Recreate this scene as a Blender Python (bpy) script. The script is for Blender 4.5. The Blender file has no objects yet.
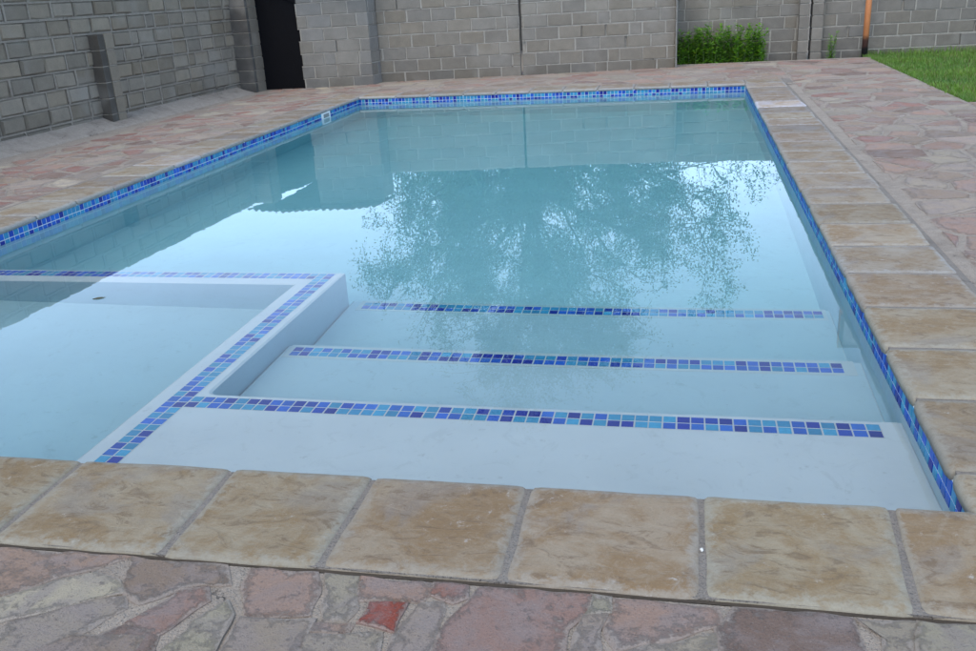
import bpy, math, random
import numpy as np
from mathutils import Vector, Matrix, noise as mnoise

random.seed(11)
rnd = random.uniform
S = bpy.context.scene
COL = S.collection
ZW = -0.105            # water level, pool coping is z = 0
PW, PL = 5.14, 9.93    # pool width (x from -PW to 0) and length (y from 0 to PL)
TP = 0.048             # mosaic pitch

# ------------------------------------------------------------------ materials
class NT:
    def __init__(self, name):
        self.m = bpy.data.materials.new(name); self.m.use_nodes = True
        self.t = self.m.node_tree; self.t.nodes.clear()
        self.out = self.t.nodes.new('ShaderNodeOutputMaterial')
    def n(self, typ, ins=None, **kw):
        d = self.t.nodes.new(typ)
        for k, v in kw.items(): setattr(d, k, v)
        for k, v in (ins or {}).items():
            self.set(d, k, v)
        return d
    def set(self, d, k, v):
        s = d.inputs[k]
        if hasattr(v, 'is_output') or isinstance(v, bpy.types.NodeSocket): self.t.links.new(v, s)
        else: s.default_value = v
    def noise(self, vec, scale, detail=4, rough=.6, dist=0):
        return self.n('ShaderNodeTexNoise', {'Vector': vec, 'Scale': scale, 'Detail': detail, 'Roughness': rough, 'Distortion': dist})
    def mix(self, f, a, b, blend='MIX'):
        d = self.n('ShaderNodeMix', data_type='RGBA', blend_type=blend)
        for i, v in ((0, f), (6, a), (7, b)):
            if isinstance(v, bpy.types.NodeSocket): self.t.links.new(v, d.inputs[i])
            else: d.inputs[i].default_value = v
        return d.outputs[2]
    def ramp(self, f, lo, hi):
        d = self.n('ShaderNodeMapRange', {0: f, 1: lo, 2: hi, 3: 0., 4: 1.}, interpolation_type='SMOOTHSTEP')
        return d.outputs[0]
    def math(self, op, a, b=0.):
        d = self.n('ShaderNodeMath', operation=op)
        for i, v in enumerate((a, b)):
            if isinstance(v, bpy.types.NodeSocket): self.t.links.new(v, d.inputs[i])
            else: d.inputs[i].default_value = v
        return d.outputs[0]
    def bump(self, h, strength=.4, dist=.01, normal=None):
        ins = {'Strength': strength, 'Distance': dist, 'Height': h}
        if normal is not None: ins['Normal'] = normal
        return self.n('ShaderNodeBump', ins).outputs[0]
    def bsdf(self, color, rough=.85, normal=None, **kw):
        ins = {'Base Color': color, 'Roughness': rough}
        if normal is not None: ins['Normal'] = normal
        for k, v in kw.items(): ins[k] = v
        b = self.n('ShaderNodeBsdfPrincipled', ins)
        self.t.links.new(b.outputs[0], self.out.inputs[0])
        return self.m
    def obj(self): return self.n('ShaderNodeTexCoord').outputs['Object']
    def pos(self): return self.n('ShaderNodeNewGeometry').outputs['Position']
    def tone(self): return self.n('ShaderNodeAttribute', attribute_name='tone')

def c4(r, g, b): return (r, g, b, 1.)

def m_block():
    k = NT('concrete_block'); P = k.pos(); a = k.tone()
    n1 = k.noise(P, 9, 5); n2 = k.noise(P, 90, 3, .7); n3 = k.noise(P, 1.3, 3)
    c = k.mix(1., a.outputs['Color'], k.mix(n1.outputs[0], c4(.72, .71, .7), c4(1.22, 1.2, 1.18)), 'MULTIPLY')
    c = k.mix(k.ramp(n3.outputs[0], .5, .7), c, k.mix(.35, c, c4(.30, .28, .25)))
    c = k.mix(1., c, k.mix(n2.outputs[0], c4(.75, .75, .75), c4(1.25, 1.25, 1.25)), 'MULTIPLY')
    h = k.math('ADD', k.math('MULTIPLY', n1.outputs[0], .8), n2.outputs[0])
    return k.bsdf(c, .95, k.bump(h, .6, .012))
def m_stone():
    k = NT('crazy_paving_stone'); P = k.pos(); a = k.tone()
    n1 = k.noise(P, 7, 6, .65, .6); n2 = k.noise(P, 170, 4, .75); n3 = k.noise(P, 30, 8, .80); n4 = k.noise(P, 4.1, 5, .6); n5 = k.noise(P, 60, 5, .75)
    A = a.outputs['Color']
    c = k.mix(k.ramp(n1.outputs[0], .40, .64), A, k.mix(.6, A, c4(.33, .275, .265)))
    c = k.mix(k.math('MULTIPLY', k.ramp(n3.outputs[0], .53, .66), .35), c, k.mix(.45, c, c4(.09, .05, .05)))
    c = k.mix(k.math('MULTIPLY', k.ramp(n5.outputs[0], .55, .68), .55), c, c4(.30, .24, .225))
    # cement smeared over the stones, thicker towards their edges
    cem = k.math('ADD', k.math('MULTIPLY', a.outputs['Alpha'], .30), k.math('ADD', k.math('MULTIPLY', n3.outputs[0], .95), k.math('MULTIPLY', n4.outputs[0], .60)))
    cm = k.ramp(cem, .86, 1.02)
    c = k.mix(k.math('MULTIPLY', cm, .62), c, k.mix(n5.outputs[0], c4(.32, .265, .23), c4(.54, .46, .40)))
    c = k.mix(k.math('MULTIPLY', k.ramp(n2.outputs[0], .57, .68), .6), c, c4(.07, .055, .05))
    c = k.mix(k.math('MULTIPLY', k.ramp(n2.outputs[0], .42, .32), .45), c, c4(.44, .38, .35))
    h = k.math('ADD', k.math('MULTIPLY', n3.outputs[0], 2.), k.math('MULTIPLY', n2.outputs[0], .8))
    h = k.math('ADD', h, k.math('MULTIPLY', cm, .7))
    return k.bsdf(c, .85, k.bump(h, .9, .010))
def m_mortar(name='mortar', base=(.41, .345, .29)):
    k = NT(name); P = k.pos()
    n1 = k.noise(P, 16, 5, .7); n2 = k.noise(P, 150, 3, .7); n3 = k.noise(P, 2.2, 4)
    b = base
    c = k.mix(n1.outputs[0], c4(b[0]*.6, b[1]*.6, b[2]*.6), c4(b[0]*1.3, b[1]*1.3, b[2]*1.3))
    c = k.mix(k.math('MULTIPLY', k.ramp(n3.outputs[0], .5, .7), .5), c, c4(b[0]*.55, b[1]*.53, b[2]*.52))
    c = k.mix(k.ramp(n2.outputs[0], .56, .70), c, c4(b[0]*.38, b[1]*.38, b[2]*.38))
    c = k.mix(k.math('MULTIPLY', k.ramp(n2.outputs[0], .42, .30), .6), c, c4(b[0]*1.5, b[1]*1.5, b[2]*1.5))
    # hairline cracks
    wv = k.n('ShaderNodeVectorMath', {0: P, 1: k.n('ShaderNodeVectorMath', {0: n1.outputs['Color'], 'Scale': .09}, operation='SCALE').outputs[0]}, operation='ADD').outputs[0]
    vo = k.n('ShaderNodeTexVoronoi', {'Vector': wv, 'Scale': 3.6}, feature='DISTANCE_TO_EDGE')
    ck = k.math('MULTIPLY', k.ramp(vo.outputs[0], .008, .002), k.ramp(n3.outputs[0], .56, .60))
    c = k.mix(k.math('MULTIPLY', ck, .85), c, c4(.035, .03, .025))
    h = k.math('ADD', k.math('MULTIPLY', n1.outputs[0], 2.2), n2.outputs[0])
    h = k.math('SUBTRACT', h, k.math('MULTIPLY', ck, 1.2))
    return k.bsdf(c, .95, k.bump(h, 1., .012))
def m_coping():
    k = NT('sandstone_coping'); a = k.tone()
    oi = k.n('ShaderNodeObjectInfo'); r = oi.outputs['Random']
    off = k.n('ShaderNodeCombineXYZ', {0: k.math('MULTIPLY', r, 37.), 1: k.math('MULTIPLY', r, 91.), 2: 0.})
    P = k.n('ShaderNodeVectorMath', {0: k.obj(), 1: off.outputs[0]}, operation='ADD').outputs[0]
    st = k.n('ShaderNodeMapping', {'Vector': P, 'Scale': (1., 2.2, 1.), 'Rotation': (0, 0, .5)}).outputs[0]
    n1 = k.noise(P, 4.2, 7, .66, 1.0); n2 = k.noise(st, 7.5, 8, .74, 1.6); n3 = k.noise(P, 150, 3, .75); n4 = k.noise(P, 26, 7, .78, .3); n5 = k.noise(P, 3.1, 5, .6, .6)
    c = k.mix(k.ramp(n1.outputs[0], .36, .62), c4(.37, .295, .198), c4(.285, .185, .088))
    c = k.mix(k.math('MULTIPLY', k.ramp(n5.outputs[0], .50, .64), .7), c, c4(.285, .24, .195))
    c = k.mix(k.math('MULTIPLY', k.ramp(n2.outputs[0], .52, .64), .75), c, c4(.19, .125, .07))
    c = k.mix(k.math('MULTIPLY', k.ramp(n2.outputs[0], .47, .33), .55), c, c4(.41, .345, .25))
    c = k.mix(k.math('MULTIPLY', k.ramp(n4.outputs[0], .45, .62), .22), c, c4(.45, .37, .27))
    # paler, cement-stained rim
    rim = k.math('ADD', a.outputs['Alpha'], k.math('MULTIPLY', k.math('SUBTRACT', n4.outputs[0], .5), 1.9))
    rm = k.ramp(rim, .50, .98)
    c = k.mix(k.math('MULTIPLY', rm, .75), c, k.mix(n4.outputs[0], c4(.30, .27, .215), c4(.46, .42, .345)))
    smear = k.ramp(k.math('ADD', n4.outputs[0], k.math('MULTIPLY', n1.outputs[0], .5)), .90, .97)
    c = k.mix(k.math('MULTIPLY', smear, .75), c, c4(.55, .51, .46))
    dk = k.ramp(n4.outputs[0], .36, .27)
    c = k.mix(k.math('MULTIPLY', dk, .5), c, c4(.17, .12, .075))
    tint = k.mix(r, c4(.90, .89, .88), c4(1.10, 1.09, 1.07))
    c = k.mix(1., c, tint, 'MULTIPLY')
    c = k.mix(1., c, a.outputs['Color'], 'MULTIPLY')
    c = k.mix(1., c, k.mix(n3.outputs[0], c4(.63, .64, .66), c4(.93, .95, .97)), 'MULTIPLY')
    h = k.math('ADD', k.math('MULTIPLY', n2.outputs[0], 1.6), k.math('ADD', k.math('MULTIPLY', n4.outputs[0], .9), k.math('MULTIPLY', n3.outputs[0], .25)))
    return k.bsdf(c, .72, k.bump(h, .5, .010))
def m_plaster(name, q):
    T4 = lambda *v: c4(*(x*y for x, y in zip(v, q)))
    k = NT(name); P = k.pos()
    n1 = k.noise(P, 2.2, 5, .6, .5); n2 = k.noise(P, 18, 5, .7); n3 = k.noise(P, .8, 3)
    c = k.mix(n1.outputs[0], T4(.54, .61, .64), T4(.66, .73, .755))
    n4 = k.noise(P, 5.5, 7, .75, 2.2)
    c = k.mix(k.math('MULTIPLY', k.ramp(n4.outputs[0], .54, .66), .35), c, T4(.47, .53, .55))
    c = k.mix(k.math('MULTIPLY', k.ramp(n2.outputs[0], .60, .72), .4), c, T4(.36, .40, .40))
    c = k.mix(k.math('MULTIPLY', k.ramp(n3.outputs[0], .5, .75), .3), c, T4(.46, .51, .53))
    return k.bsdf(c, .7, k.bump(n2.outputs[0], .15, .01))
def m_mosaic():
    k = NT('glass_mosaic'); a = k.tone(); P = k.pos(); n = k.noise(P, 60, 3)
    c = k.mix(1., a.outputs['Color'], k.mix(n.outputs[0], c4(.75, .75, .75), c4(1.25, 1.25, 1.25)), 'MULTIPLY')
    return k.bsdf(c, .4, **{'Specular IOR Level': .3})
def m_plain(name, col, rough=.8, nscale=12, var=.25, bump=.3, **kw):
    k = NT(name); P = k.pos(); n = k.noise(P, nscale, 5, .65)
    lo, hi = [x*(1-var) for x in col], [x*(1+var) for x in col]
    c = k.mix(n.outputs[0], c4(*lo), c4(*hi))
    return k.bsdf(c, rough, k.bump(n.outputs[0], bump, .01), **{kk.replace('_', ' '): vv for kk, vv in kw.items()})
def m_leaf(name, trans=.25):
    k = NT(name); a = k.tone()
    d = k.n('ShaderNodeBsdfPrincipled', {'Base Color': a.outputs['Color'], 'Roughness': .55})
    t = k.n('ShaderNodeBsdfTranslucent', {'Color': k.mix(1., a.outputs['Color'], c4(1.3, 1.5, .6), 'MULTIPLY')})
    mx = k.n('ShaderNodeMixShader', {0: trans, 1: d.outputs[0], 2: t.outputs[0]})
    k.t.links.new(mx.outputs[0], k.out.inputs[0]); return k.m
def m_bark():
    k = NT('bark'); P = k.pos(); n = k.noise(P, 14, 5, .7, 1.)
    c = k.mix(n.outputs[0], c4(.06, .045, .035), c4(.20, .165, .13))
    return k.bsdf(c, .9, k.bump(n.outputs[0], .8, .03))
def m_pole():
    k = NT('orange_pole_paint'); P = k.pos(); n = k.noise(P, 9, 5, .7); n2 = k.noise(P, 40, 4)
    z = k.n('ShaderNodeSeparateXYZ', {0: P}).outputs[2]
    zz = k.math('ADD', z, k.math('MULTIPLY', n.outputs[0], .12))
    c = k.mix(n.outputs[0], c4(.50, .17, .055), c4(.68, .27, .11))
    c = k.mix(k.math('MULTIPLY', k.ramp(n2.outputs[0], .58, .7), .6), c, c4(.22, .09, .04))
    c = k.mix(k.ramp(zz, .36, .27), c, c4(.10, .045, .035))
    c = k.mix(k.ramp(zz, .20, .15), c, c4(.02, .018, .018))
    return k.bsdf(c, .55, k.bump(n2.outputs[0], .3, .004))
def m_water():
    k = NT('pool_water'); P = k.pos()
    w1 = k.n('ShaderNodeTexNoise', {'Vector': P, 'Scale': 5.0, 'Detail': 2.})
    w2 = k.n('ShaderNodeTexNoise', {'Vector': P, 'Scale': 1.2, 'Detail': 2.})
    h = k.math('ADD', k.math('MULTIPLY', w1.outputs[0], .25), w2.outputs[0])
    nb = k.bump(h, .05, .012)
    g = k.n('ShaderNodeBsdfGlass', {'Color': c4(1, 1, 1), 'Roughness': 0., 'IOR': 1.333, 'Normal': nb})
    k.t.links.new(g.outputs[0], k.out.inputs['Surface'])
    v = k.n('ShaderNodeVolumeAbsorption', {'Color': c4(.42, .93, .965), 'Density': WATER_D})
    k.t.links.new(v.outputs[0], k.out.inputs['Volume'])
    return k.m
WATER_D = .46
M = dict(block=m_block(), stone=m_stone(), mortar=m_mortar(), coping=m_coping(), plaster=m_plaster('white_pool_plaster', (.92, .91, .92)), paint=m_plaster('pale_blue_pool_paint', (.88, .94, .97)), rim_shade=m_plaster('rim_side_shade', (.56, .68, .77)), paint2=m_plaster('pale_blue_step_paint', (.74, .81, .86)), mosaic=m_mosaic(),
    joint=m_mortar('coping_joint_cement', (.285, .25, .22)), wallmortar=m_mortar('wall_mortar', (.37, .34, .295)), wallmortar_dark=m_mortar('dull_wall_mortar', (.315, .275, .225)),
    grout=m_plain('white_grout', (.50, .54, .56), .6, 20, .08, .1), soil=m_plain('planter_soil', (.06, .045, .032), .95, 25, .5, 1.),
    earth=m_plain('dry_earth', (.20, .155, .11), .95, 1.7, .35, .6), leaf=m_leaf('tree_leaf'), herb=m_leaf('herb_leaf', .3), grass=m_leaf('grass_blade', .3),
    bark=m_bark(), pole=m_pole(), water=m_water(), iron=m_plain('corrugated_iron', (.30, .29, .28), .5, 5, .35, .2, Metallic=.3),
    black=m_plain('doorway_shade', (.005, .005, .0065), .8, 20, .3, .2, Specular_IOR_Level=.1), turf=m_plain('turf_floor', (.065, .10, .022), .95, 30, .5, 1.),
    white=m_plain('white_plastic', (.75, .76, .75), .4, 20, .05, .05), dark=m_plain('dark_slot', (.03, .035, .04), .5),
    lampmetal=m_plain('weathered_grey_metal', (.22, .22, .22), .5, 8, .2, .1), glass=m_plain('lamp_glass', (.55, .56, .58), .1, 4, .05, .0),
    dead=m_plain('dead_leaf', (.07, .065, .03), .7, 60, .4, .5), pebble=m_plain('white_pebble', (.7, .68, .64), .7, 60, .1, .4))

# ------------------------------------------------------------------ mesh building
class MB:
    def __init__(self): self.v = []; self.f = []; self.c = []; self.mi = []
    def add(self, verts, faces, col=(1, 1, 1), rim=None, mi=0):
        o = len(self.v); self.v += [tuple(p) for p in verts]
        for f in faces: self.f.append([o+i for i in f]); self.mi.append(mi)
        for i in range(len(verts)): self.c.append((col[0], col[1], col[2], (rim[i] if rim else 0.)))
    def box(self, x0, x1, y0, y1, z0, z1, col=(1, 1, 1), mi=0, T=None):
        v = [Vector((x, y, z)) for z in (z0, z1) for y in (y0, y1) for x in (x0, x1)]
        if T: v = [T @ p for p in v]
        self.add(v, [(0, 2, 3, 1), (4, 5, 7, 6), (0, 1, 5, 4), (1, 3, 7, 5), (3, 2, 6, 7), (2, 0, 4, 6)], col, None, mi)
    def tube(self, pts, rad, n=8, col=(1, 1, 1), mi=0, cap=True):
        rings = []; V = []
        for i, p in enumerate(pts):
            p = Vector(p); a = Vector(pts[max(i-1, 0)]); b = Vector(pts[min(i+1, len(pts)-1)])
            d = (b-a).normalized(); u = d.orthogonal().normalized() if abs(d.z) > .9 else d.cross(Vector((0, 0, 1))).normalized()
            w = d.cross(u)
            V += [p + (u*math.cos(2*math.pi*j/n) + w*math.sin(2*math.pi*j/n))*rad[i] for j in range(n)]
        F = []
        for i in range(len(pts)-1):
            for j in range(n):
                F.append((i*n+j, i*n+(j+1) % n, (i+1)*n+(j+1) % n, (i+1)*n+j))
        if cap: F.append(tuple(range(n))[::-1]); F.append(tuple(range((len(pts)-1)*n, len(pts)*n)))
        self.add(V, F, col, None, mi)
    def build(self, name, mats, parent=None, smooth=False):
        me = bpy.data.meshes.new(name); me.from_pydata(self.v, [], self.f)
        at = me.attributes.new('tone', 'FLOAT_COLOR', 'POINT')
        at.data.foreach_set('color', np.array(self.c, np.float32).ravel())
        if not isinstance(mats, (list, tuple)): mats = [mats]
        for m in mats: me.materials.append(m)
        me.polygons.foreach_set('material_index', np.array(self.mi, np.int32))
        if smooth: me.polygons.foreach_set('use_smooth', np.ones(len(self.f), bool))
        me.update()
        o = bpy.data.objects.new(name, me); COL.objects.link(o)
        if parent: o.parent = parent
        return o
def tag(o, label=None, cat=None, group=None, kind=None):
    for k, v in (('label', label), ('category', cat), ('group', group), ('kind', kind)):
        if v: o[k] = v
    return o
def empty(name, loc):
    o = bpy.data.objects.new(name, None); o.location = loc; o.empty_display_size = .2; COL.objects.link(o); return o
def into(o, p):                       # parent a world-space mesh to a moved Empty
    o.parent = p; o.matrix_parent_inverse = Matrix.Translation(-p.location); return o

# ------------------------------------------------------------------ ground
def frame_sheet(name, ox0, ox1, oy0, oy1, ix0, ix1, iy0, iy1, z, mat):
    xs = [ox0, ix0, ix1, ox1]; ys = [oy0, iy0, iy1, oy1]; b = MB()
    v = [(x, y, z) for y in ys for x in xs]
    f = [(j*4+i, j*4+i+1, (j+1)*4+i+1, (j+1)*4+i) for j in range(3) for i in range(3) if not (i == 1 and j == 1)]
    b.add(v, f); return tag(b.build(name, mat), kind='structure')
frame_sheet('ground', -700, 700, -700, 700, -PW-.30, .30, -.30, PL+.30, -.09, M['earth'])
# mortar bed of the crazy paving, an L round the lawn
b = MB()
XS = [-7.62, -PW-.25, .25, 1.97, 6.5]; YS = [-4.2, -.25, 7.66, PL+.25, 12.93]
def bed(x0, x1, y0, y1, z=-.0125, zb=-.16):
    b.box(x0, x1, y0, y1, zb, z)
bed(-7.62, 6.5, -4.2, -.437); bed(-7.62, 6.5, -.437, -.25, -.034); bed(-7.62, -PW-.25, -.25, PL+.25); bed(.25, 1.97, -.25, PL+.25); bed(1.97, 6.5, -.25, 7.66); bed(-7.62, 1.97, PL+.25, 12.93)
tag(b.build('mortar_bed', M['mortar']), kind='structure')

# ------------------------------------------------------------------ crazy paving
PAL = dict(pink=(0.394, 0.259, 0.195), lilac=(0.379, 0.299, 0.238), red=(0.339, 0.169, 0.126), dark=(0.240, 0.155, 0.117), grey=(0.390, 0.327, 0.247),
    rose=(0.348, 0.212, 0.163), smear=(0.522, 0.443, 0.332), brown=(0.320, 0.233, 0.171), tile=(.33, .062, .032), cement=(0.428, 0.360, 0.264))
FRONT = [
('pink', [(-2.596, -0.426), (-2.391, -0.418), (-2.138, -0.424), (-2.109, -0.441), (-2.21, -0.508), (-2.337, -0.627), (-2.389, -0.668)]),
('smear', [(-2.375, -0.686), (-2.327, -0.641), (-2.167, -0.519), (-2.082, -0.539), (-2.04, -0.582), (-2.217, -0.674), (-2.322, -0.747)]),
('lilac', [(-2.229, -0.71), (-2.119, -0.637), (-2.026, -0.598), (-2.0, -0.631), (-2.051, -0.706), (-2.12, -0.801), (-2.178, -0.872), (-2.22, -0.781)]),
('brown', [(-2.092, -0.439), (-1.846, -0.428), (-1.795, -0.507), (-1.877, -0.523), (-1.967, -0.589), (-2.02, -0.576), (-2.063, -0.484)]),
('rose', [(-1.959, -0.667), (-1.894, -0.565), (-1.844, -0.538), (-1.82, -0.584), (-1.866, -0.703)]),
('dark', [(-2.11, -0.863), (-2.038, -0.763), (-1.964, -0.69), (-1.876, -0.713), (-1.83, -0.823)]),
('cement', [(-1.82, -0.759), (-1.799, -0.665), (-1.763, -0.586), (-1.732, -0.636), (-1.722, -0.737), (-1.716, -0.815), (-1.804, -0.827)]),
('pink', [(-1.76, -0.436), (-1.599, -0.43), (-1.584, -0.485), (-1.556, -0.586), (-1.695, -0.606), (-1.735, -0.518)]),
('lilac', [(-1.70, -0.635), (-1.537, -0.622), (-1.538, -0.72), (-1.536, -0.796), (-1.676, -0.816)]),
('grey', [(-1.564, -0.432), (-1.488, -0.43), (-1.467, -0.537), (-1.467, -0.592), (-1.511, -0.602)]),
('pink', [(-1.472, -0.432), (-1.31, -0.442), (-1.294, -0.467), (-1.318, -0.515), (-1.441, -0.516), (-1.462, -0.479)]),
('tile', [(-1.432, -0.531), (-1.337, -0.529), (-1.337, -0.626), (-1.438, -0.61)]),
('pink', [(-1.528, -0.625), (-1.455, -0.62), (-1.452, -0.643), (-1.521, -0.651)]),
('grey', [(-1.525, -0.67), (-1.378, -0.644), (-1.345, -0.769), (-1.491, -0.79)]),
('red', [(-1.28, -0.446), (-1.225, -0.432), (-1.221, -0.477), (-1.239, -0.496), (-1.28, -0.477)]),
('lilac', [(-1.307, -0.538), (-1.255, -0.514), (-1.251, -0.572), (-1.258, -0.649), (-1.256, -0.756), (-1.329, -0.767), (-1.33, -0.638)]),
('rose', [(-1.18, -0.447), (-1.1, -0.437), (-0.93, -0.435), (-0.941, -0.497), (-0.974, -0.556), (-0.981, -0.71), (-1.216, -0.743), (-1.234, -0.677), (-1.229, -0.62), (-1.204, -0.53)]),
('grey', [(-0.92, -0.437), (-0.885, -0.437), (-0.891, -0.486), (-0.926, -0.497)]),
('lilac', [(-0.937, -0.514), (-0.891, -0.503), (-0.911, -0.617), (-0.924, -0.702), (-0.959, -0.707), (-0.945, -0.629)]),
('pink', [(-0.862, -0.437), (-0.661, -0.432), (-0.65, -0.512), (-0.791, -0.576), (-0.858, -0.617), (-0.873, -0.529)]),
('dark', [(-0.598, -0.434), (-0.374, -0.43), (-0.37, -0.494), (-0.371, -0.623), (-0.637, -0.661), (-0.639, -0.523)]),
('grey', [(-0.861, -0.641), (-0.79, -0.6), (-0.651, -0.541), (-0.647, -0.662), (-0.868, -0.694)]),
('grey', [(-0.356, -0.432), (-0.248, -0.432), (-0.285, -0.61), (-0.338, -0.619), (-0.31, -0.502)]),
('grey', [(-0.226, -0.434), (-0.111, -0.434), (-0.014, -0.446), (-0.056, -0.578), (-0.265, -0.608)]),
]
def clip(poly, nx, ny, d):            # keep nx*x+ny*y <= d
    out = []
    for i in range(len(poly)):
        a, q = poly[i], poly[(i+1) % len(poly)]
        da, dq = nx*a[0]+ny*a[1]-d, nx*q[0]+ny*q[1]-d
        if da <= 0: out.append(a)
        if (da < 0) != (dq < 0) and da != dq:
            t = da/(da-dq); out.append((a[0]+(q[0]-a[0])*t, a[1]+(q[1]-a[1])*t))
    return out
def stone(mb, poly, col, step=.05, top=-.007, jit=.006, inset=.012):
    A = sum(poly[i][0]*poly[(i+1) % len(poly)][1]-poly[(i+1) % len(poly)][0]*poly[i][1] for i in range(len(poly)))
    if A < 0: poly = poly[::-1]
    pts = []
    for i in range(len(poly)):
        a, q = Vector(poly[i]), Vector(poly[(i+1) % len(poly)]); L = (q-a).length; n = max(1, int(round(L/step)))
        for j in range(n):
            p = a.lerp(q, j/n); k = mnoise.noise_vector(Vector((p.x*14, p.y*14, 3.3)))
            pts.append(Vector((p.x+k.x*jit*2, p.y+k.y*jit*2)))
    cx = sum((p.x for p in pts))/len(pts); cy = sum((p.y for p in pts))/len(pts); C = Vector((cx, cy))
    n = len(pts); tx, ty = rnd(-.012, .012), rnd(-.012, .012); dz = rnd(-.002, .003)
    V = [(p.x, p.y, -.03) for p in pts]; R = [1.]*n
    V += [(p.x, p.y, top-.004+dz) for p in pts]; R += [1.]*n
    rings = [(inset, .55, 0), (inset*3.2, .12, 0)]
    for d, r, _ in rings:
        for p in pts:
            w = C-p; L = w.length; f = min(.6 if d > inset else .35, d/max(L, 1e-3)); q = p+w*f
            V.append((q.x, q.y, top+dz+tx*(q.x-cx)+ty*(q.y-cy)+mnoise.noise(Vector((q.x*9, q.y*9, 0)))*.003)); R.append(r)
    V.append((cx, cy, top+dz)); R.append(0.)
    F = []
    for k in range(3):
        for i in range(n): F.append((k*n+i, k*n+(i+1) % n, (k+1)*n+(i+1) % n, (k+1)*n+i))
    for i in range(n): F.append((3*n+i, 3*n+(i+1) % n, 4*n))
    mb.add(V, F, col, R)
def vary(c, s=.16):
    k = 1+rnd(-s, s); return tuple(max(.01, x*k*(1+rnd(-.02, .02))) for x in c)
def voronoi_region(mb, x0, x1, y0, y1, cell, gap, weights, skip=None, step=.09):
    pts = []; nx, ny = max(1, round((x1-x0)/cell)), max(1, round((y1-y0)/(cell*.8)))
    for j in range(-1, ny+1):
        for i in range(-1, nx+1):
            pts.append((x0+(i+.5+rnd(-.46, .46))*(x1-x0)/nx, y0+(j+.5+rnd(-.46, .46))*(y1-y0)/ny))
    keys = list(weights); w = [weights[k] for k in keys]
    for p in pts:
        poly = [(x0, y0), (x1, y0), (x1, y1), (x0, y1)]
        for q in pts:
            if q is p: continue
            dx, dy = q[0]-p[0], q[1]-p[1]; L = math.hypot(dx, dy)
            if L > cell*3.2 or L < 1e-6: continue
            g = gap*rnd(.6, 1.5)
            poly = clip(poly, dx/L, dy/L, (dx*(p[0]+q[0])/2+dy*(p[1]+q[1])/2)/L-g/2)
            if len(poly) < 3: break
        if len(poly) < 3: continue
        A = abs(sum(poly[i][0]*poly[(i+1) % len(poly)][1]-poly[(i+1) % len(poly)][0]*poly[i][1] for i in range(len(poly))))/2
        if A < .006: continue
        c = (sum(q[0] for q in poly)/len(poly), sum(q[1] for q in poly)/len(poly))
        if skip and skip(c): continue
        pl = []
        for q in poly:
            if not pl or math.hypot(q[0]-pl[-1][0], q[1]-pl[-1][1]) > .02: pl.append(q)
        if len(pl) < 3: continue
        stone(mb, pl, vary(PAL[random.choices(keys, w)[0]]), step)
b = MB()
def swell(pl, d=.018):
    cx, cy = sum(p[0] for p in pl)/len(pl), sum(p[1] for p in pl)/len(pl)
    out = []
    for x, y in pl:
        L = math.hypot(x-cx, y-cy); out.append((x+(x-cx)/L*d, min(-.439, y+(y-cy)/L*d)))
    return out
for k, pl in FRONT:
    if k != 'tile': pl = swell(pl)
    stone(b, pl, vary(PAL[k], .05), .018, -.006, .0055, .010 if k != 'tile' else .006)
W1 = dict(pink=5, lilac=4, grey=3, rose=3, dark=1.2, red=.7, brown=3, smear=.5)
W2 = dict(pink=4, lilac=3, grey=3, rose=4, dark=2, red=2.2, brown=2, smear=1)
traced = lambda c: -2.62 < c[0] < .02 and c[1] > -.84
voronoi_region(b, -7.2, 6.4, -1.9, -.44, .34, .03, W1, traced, .05)
voronoi_region(b, -7.2, 6.4, -4.1, -1.93, .42, .03, W1)
voronoi_region(b, -7.06, -PW-.46, -.42, 12.2, .31, .035, W2)
voronoi_region(b, -PW-.44, .58, PL+.44, 12.88, .40, .035, W1)
voronoi_region(b, .57, 1.94, -.42, 3.06, .42, .03, W1)
voronoi_region(b, .58, 1.93, 3.10, 10.36, .37, .03, W1)
voronoi_region(b, .60, 1.93, 10.46, 12.88, .42, .03, W1)
voronoi_region(b, 1.96, 6.4, -.42, 7.62, .42, .03, W1)
tag(b.build('crazy_paving', M['stone']), kind='structure')

# dark strip, painted shade in the joint between paving and front coping
b = MB(); V = []; nn = 260
for i in range(nn+1):
    x = -7.+7.5*i/nn; a = mnoise.noise(Vector((x*7, 1, 0))); c = mnoise.noise(Vector((x*19, 5, 0)))
    V += [(x, -.4375-.005*max(0, a+c*.6)+.002, -.0115+.001*c), (x, -.4245, -.0115+.001*a)]
b.add(V, [(i*2, i*2+2, i*2+3, i*2+1) for i in range(nn)]); tag(b.build('seam_shade', M['soil']), kind='structure')

# ------------------------------------------------------------------ swimming pool
pool = tag(empty('swimming_pool', (-PW/2, PL/2, ZW)), 'long blue swimming pool with tan sandstone coping and blue mosaic waterline', 'swimming pool')
def part(o): return into(o, pool)
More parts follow.
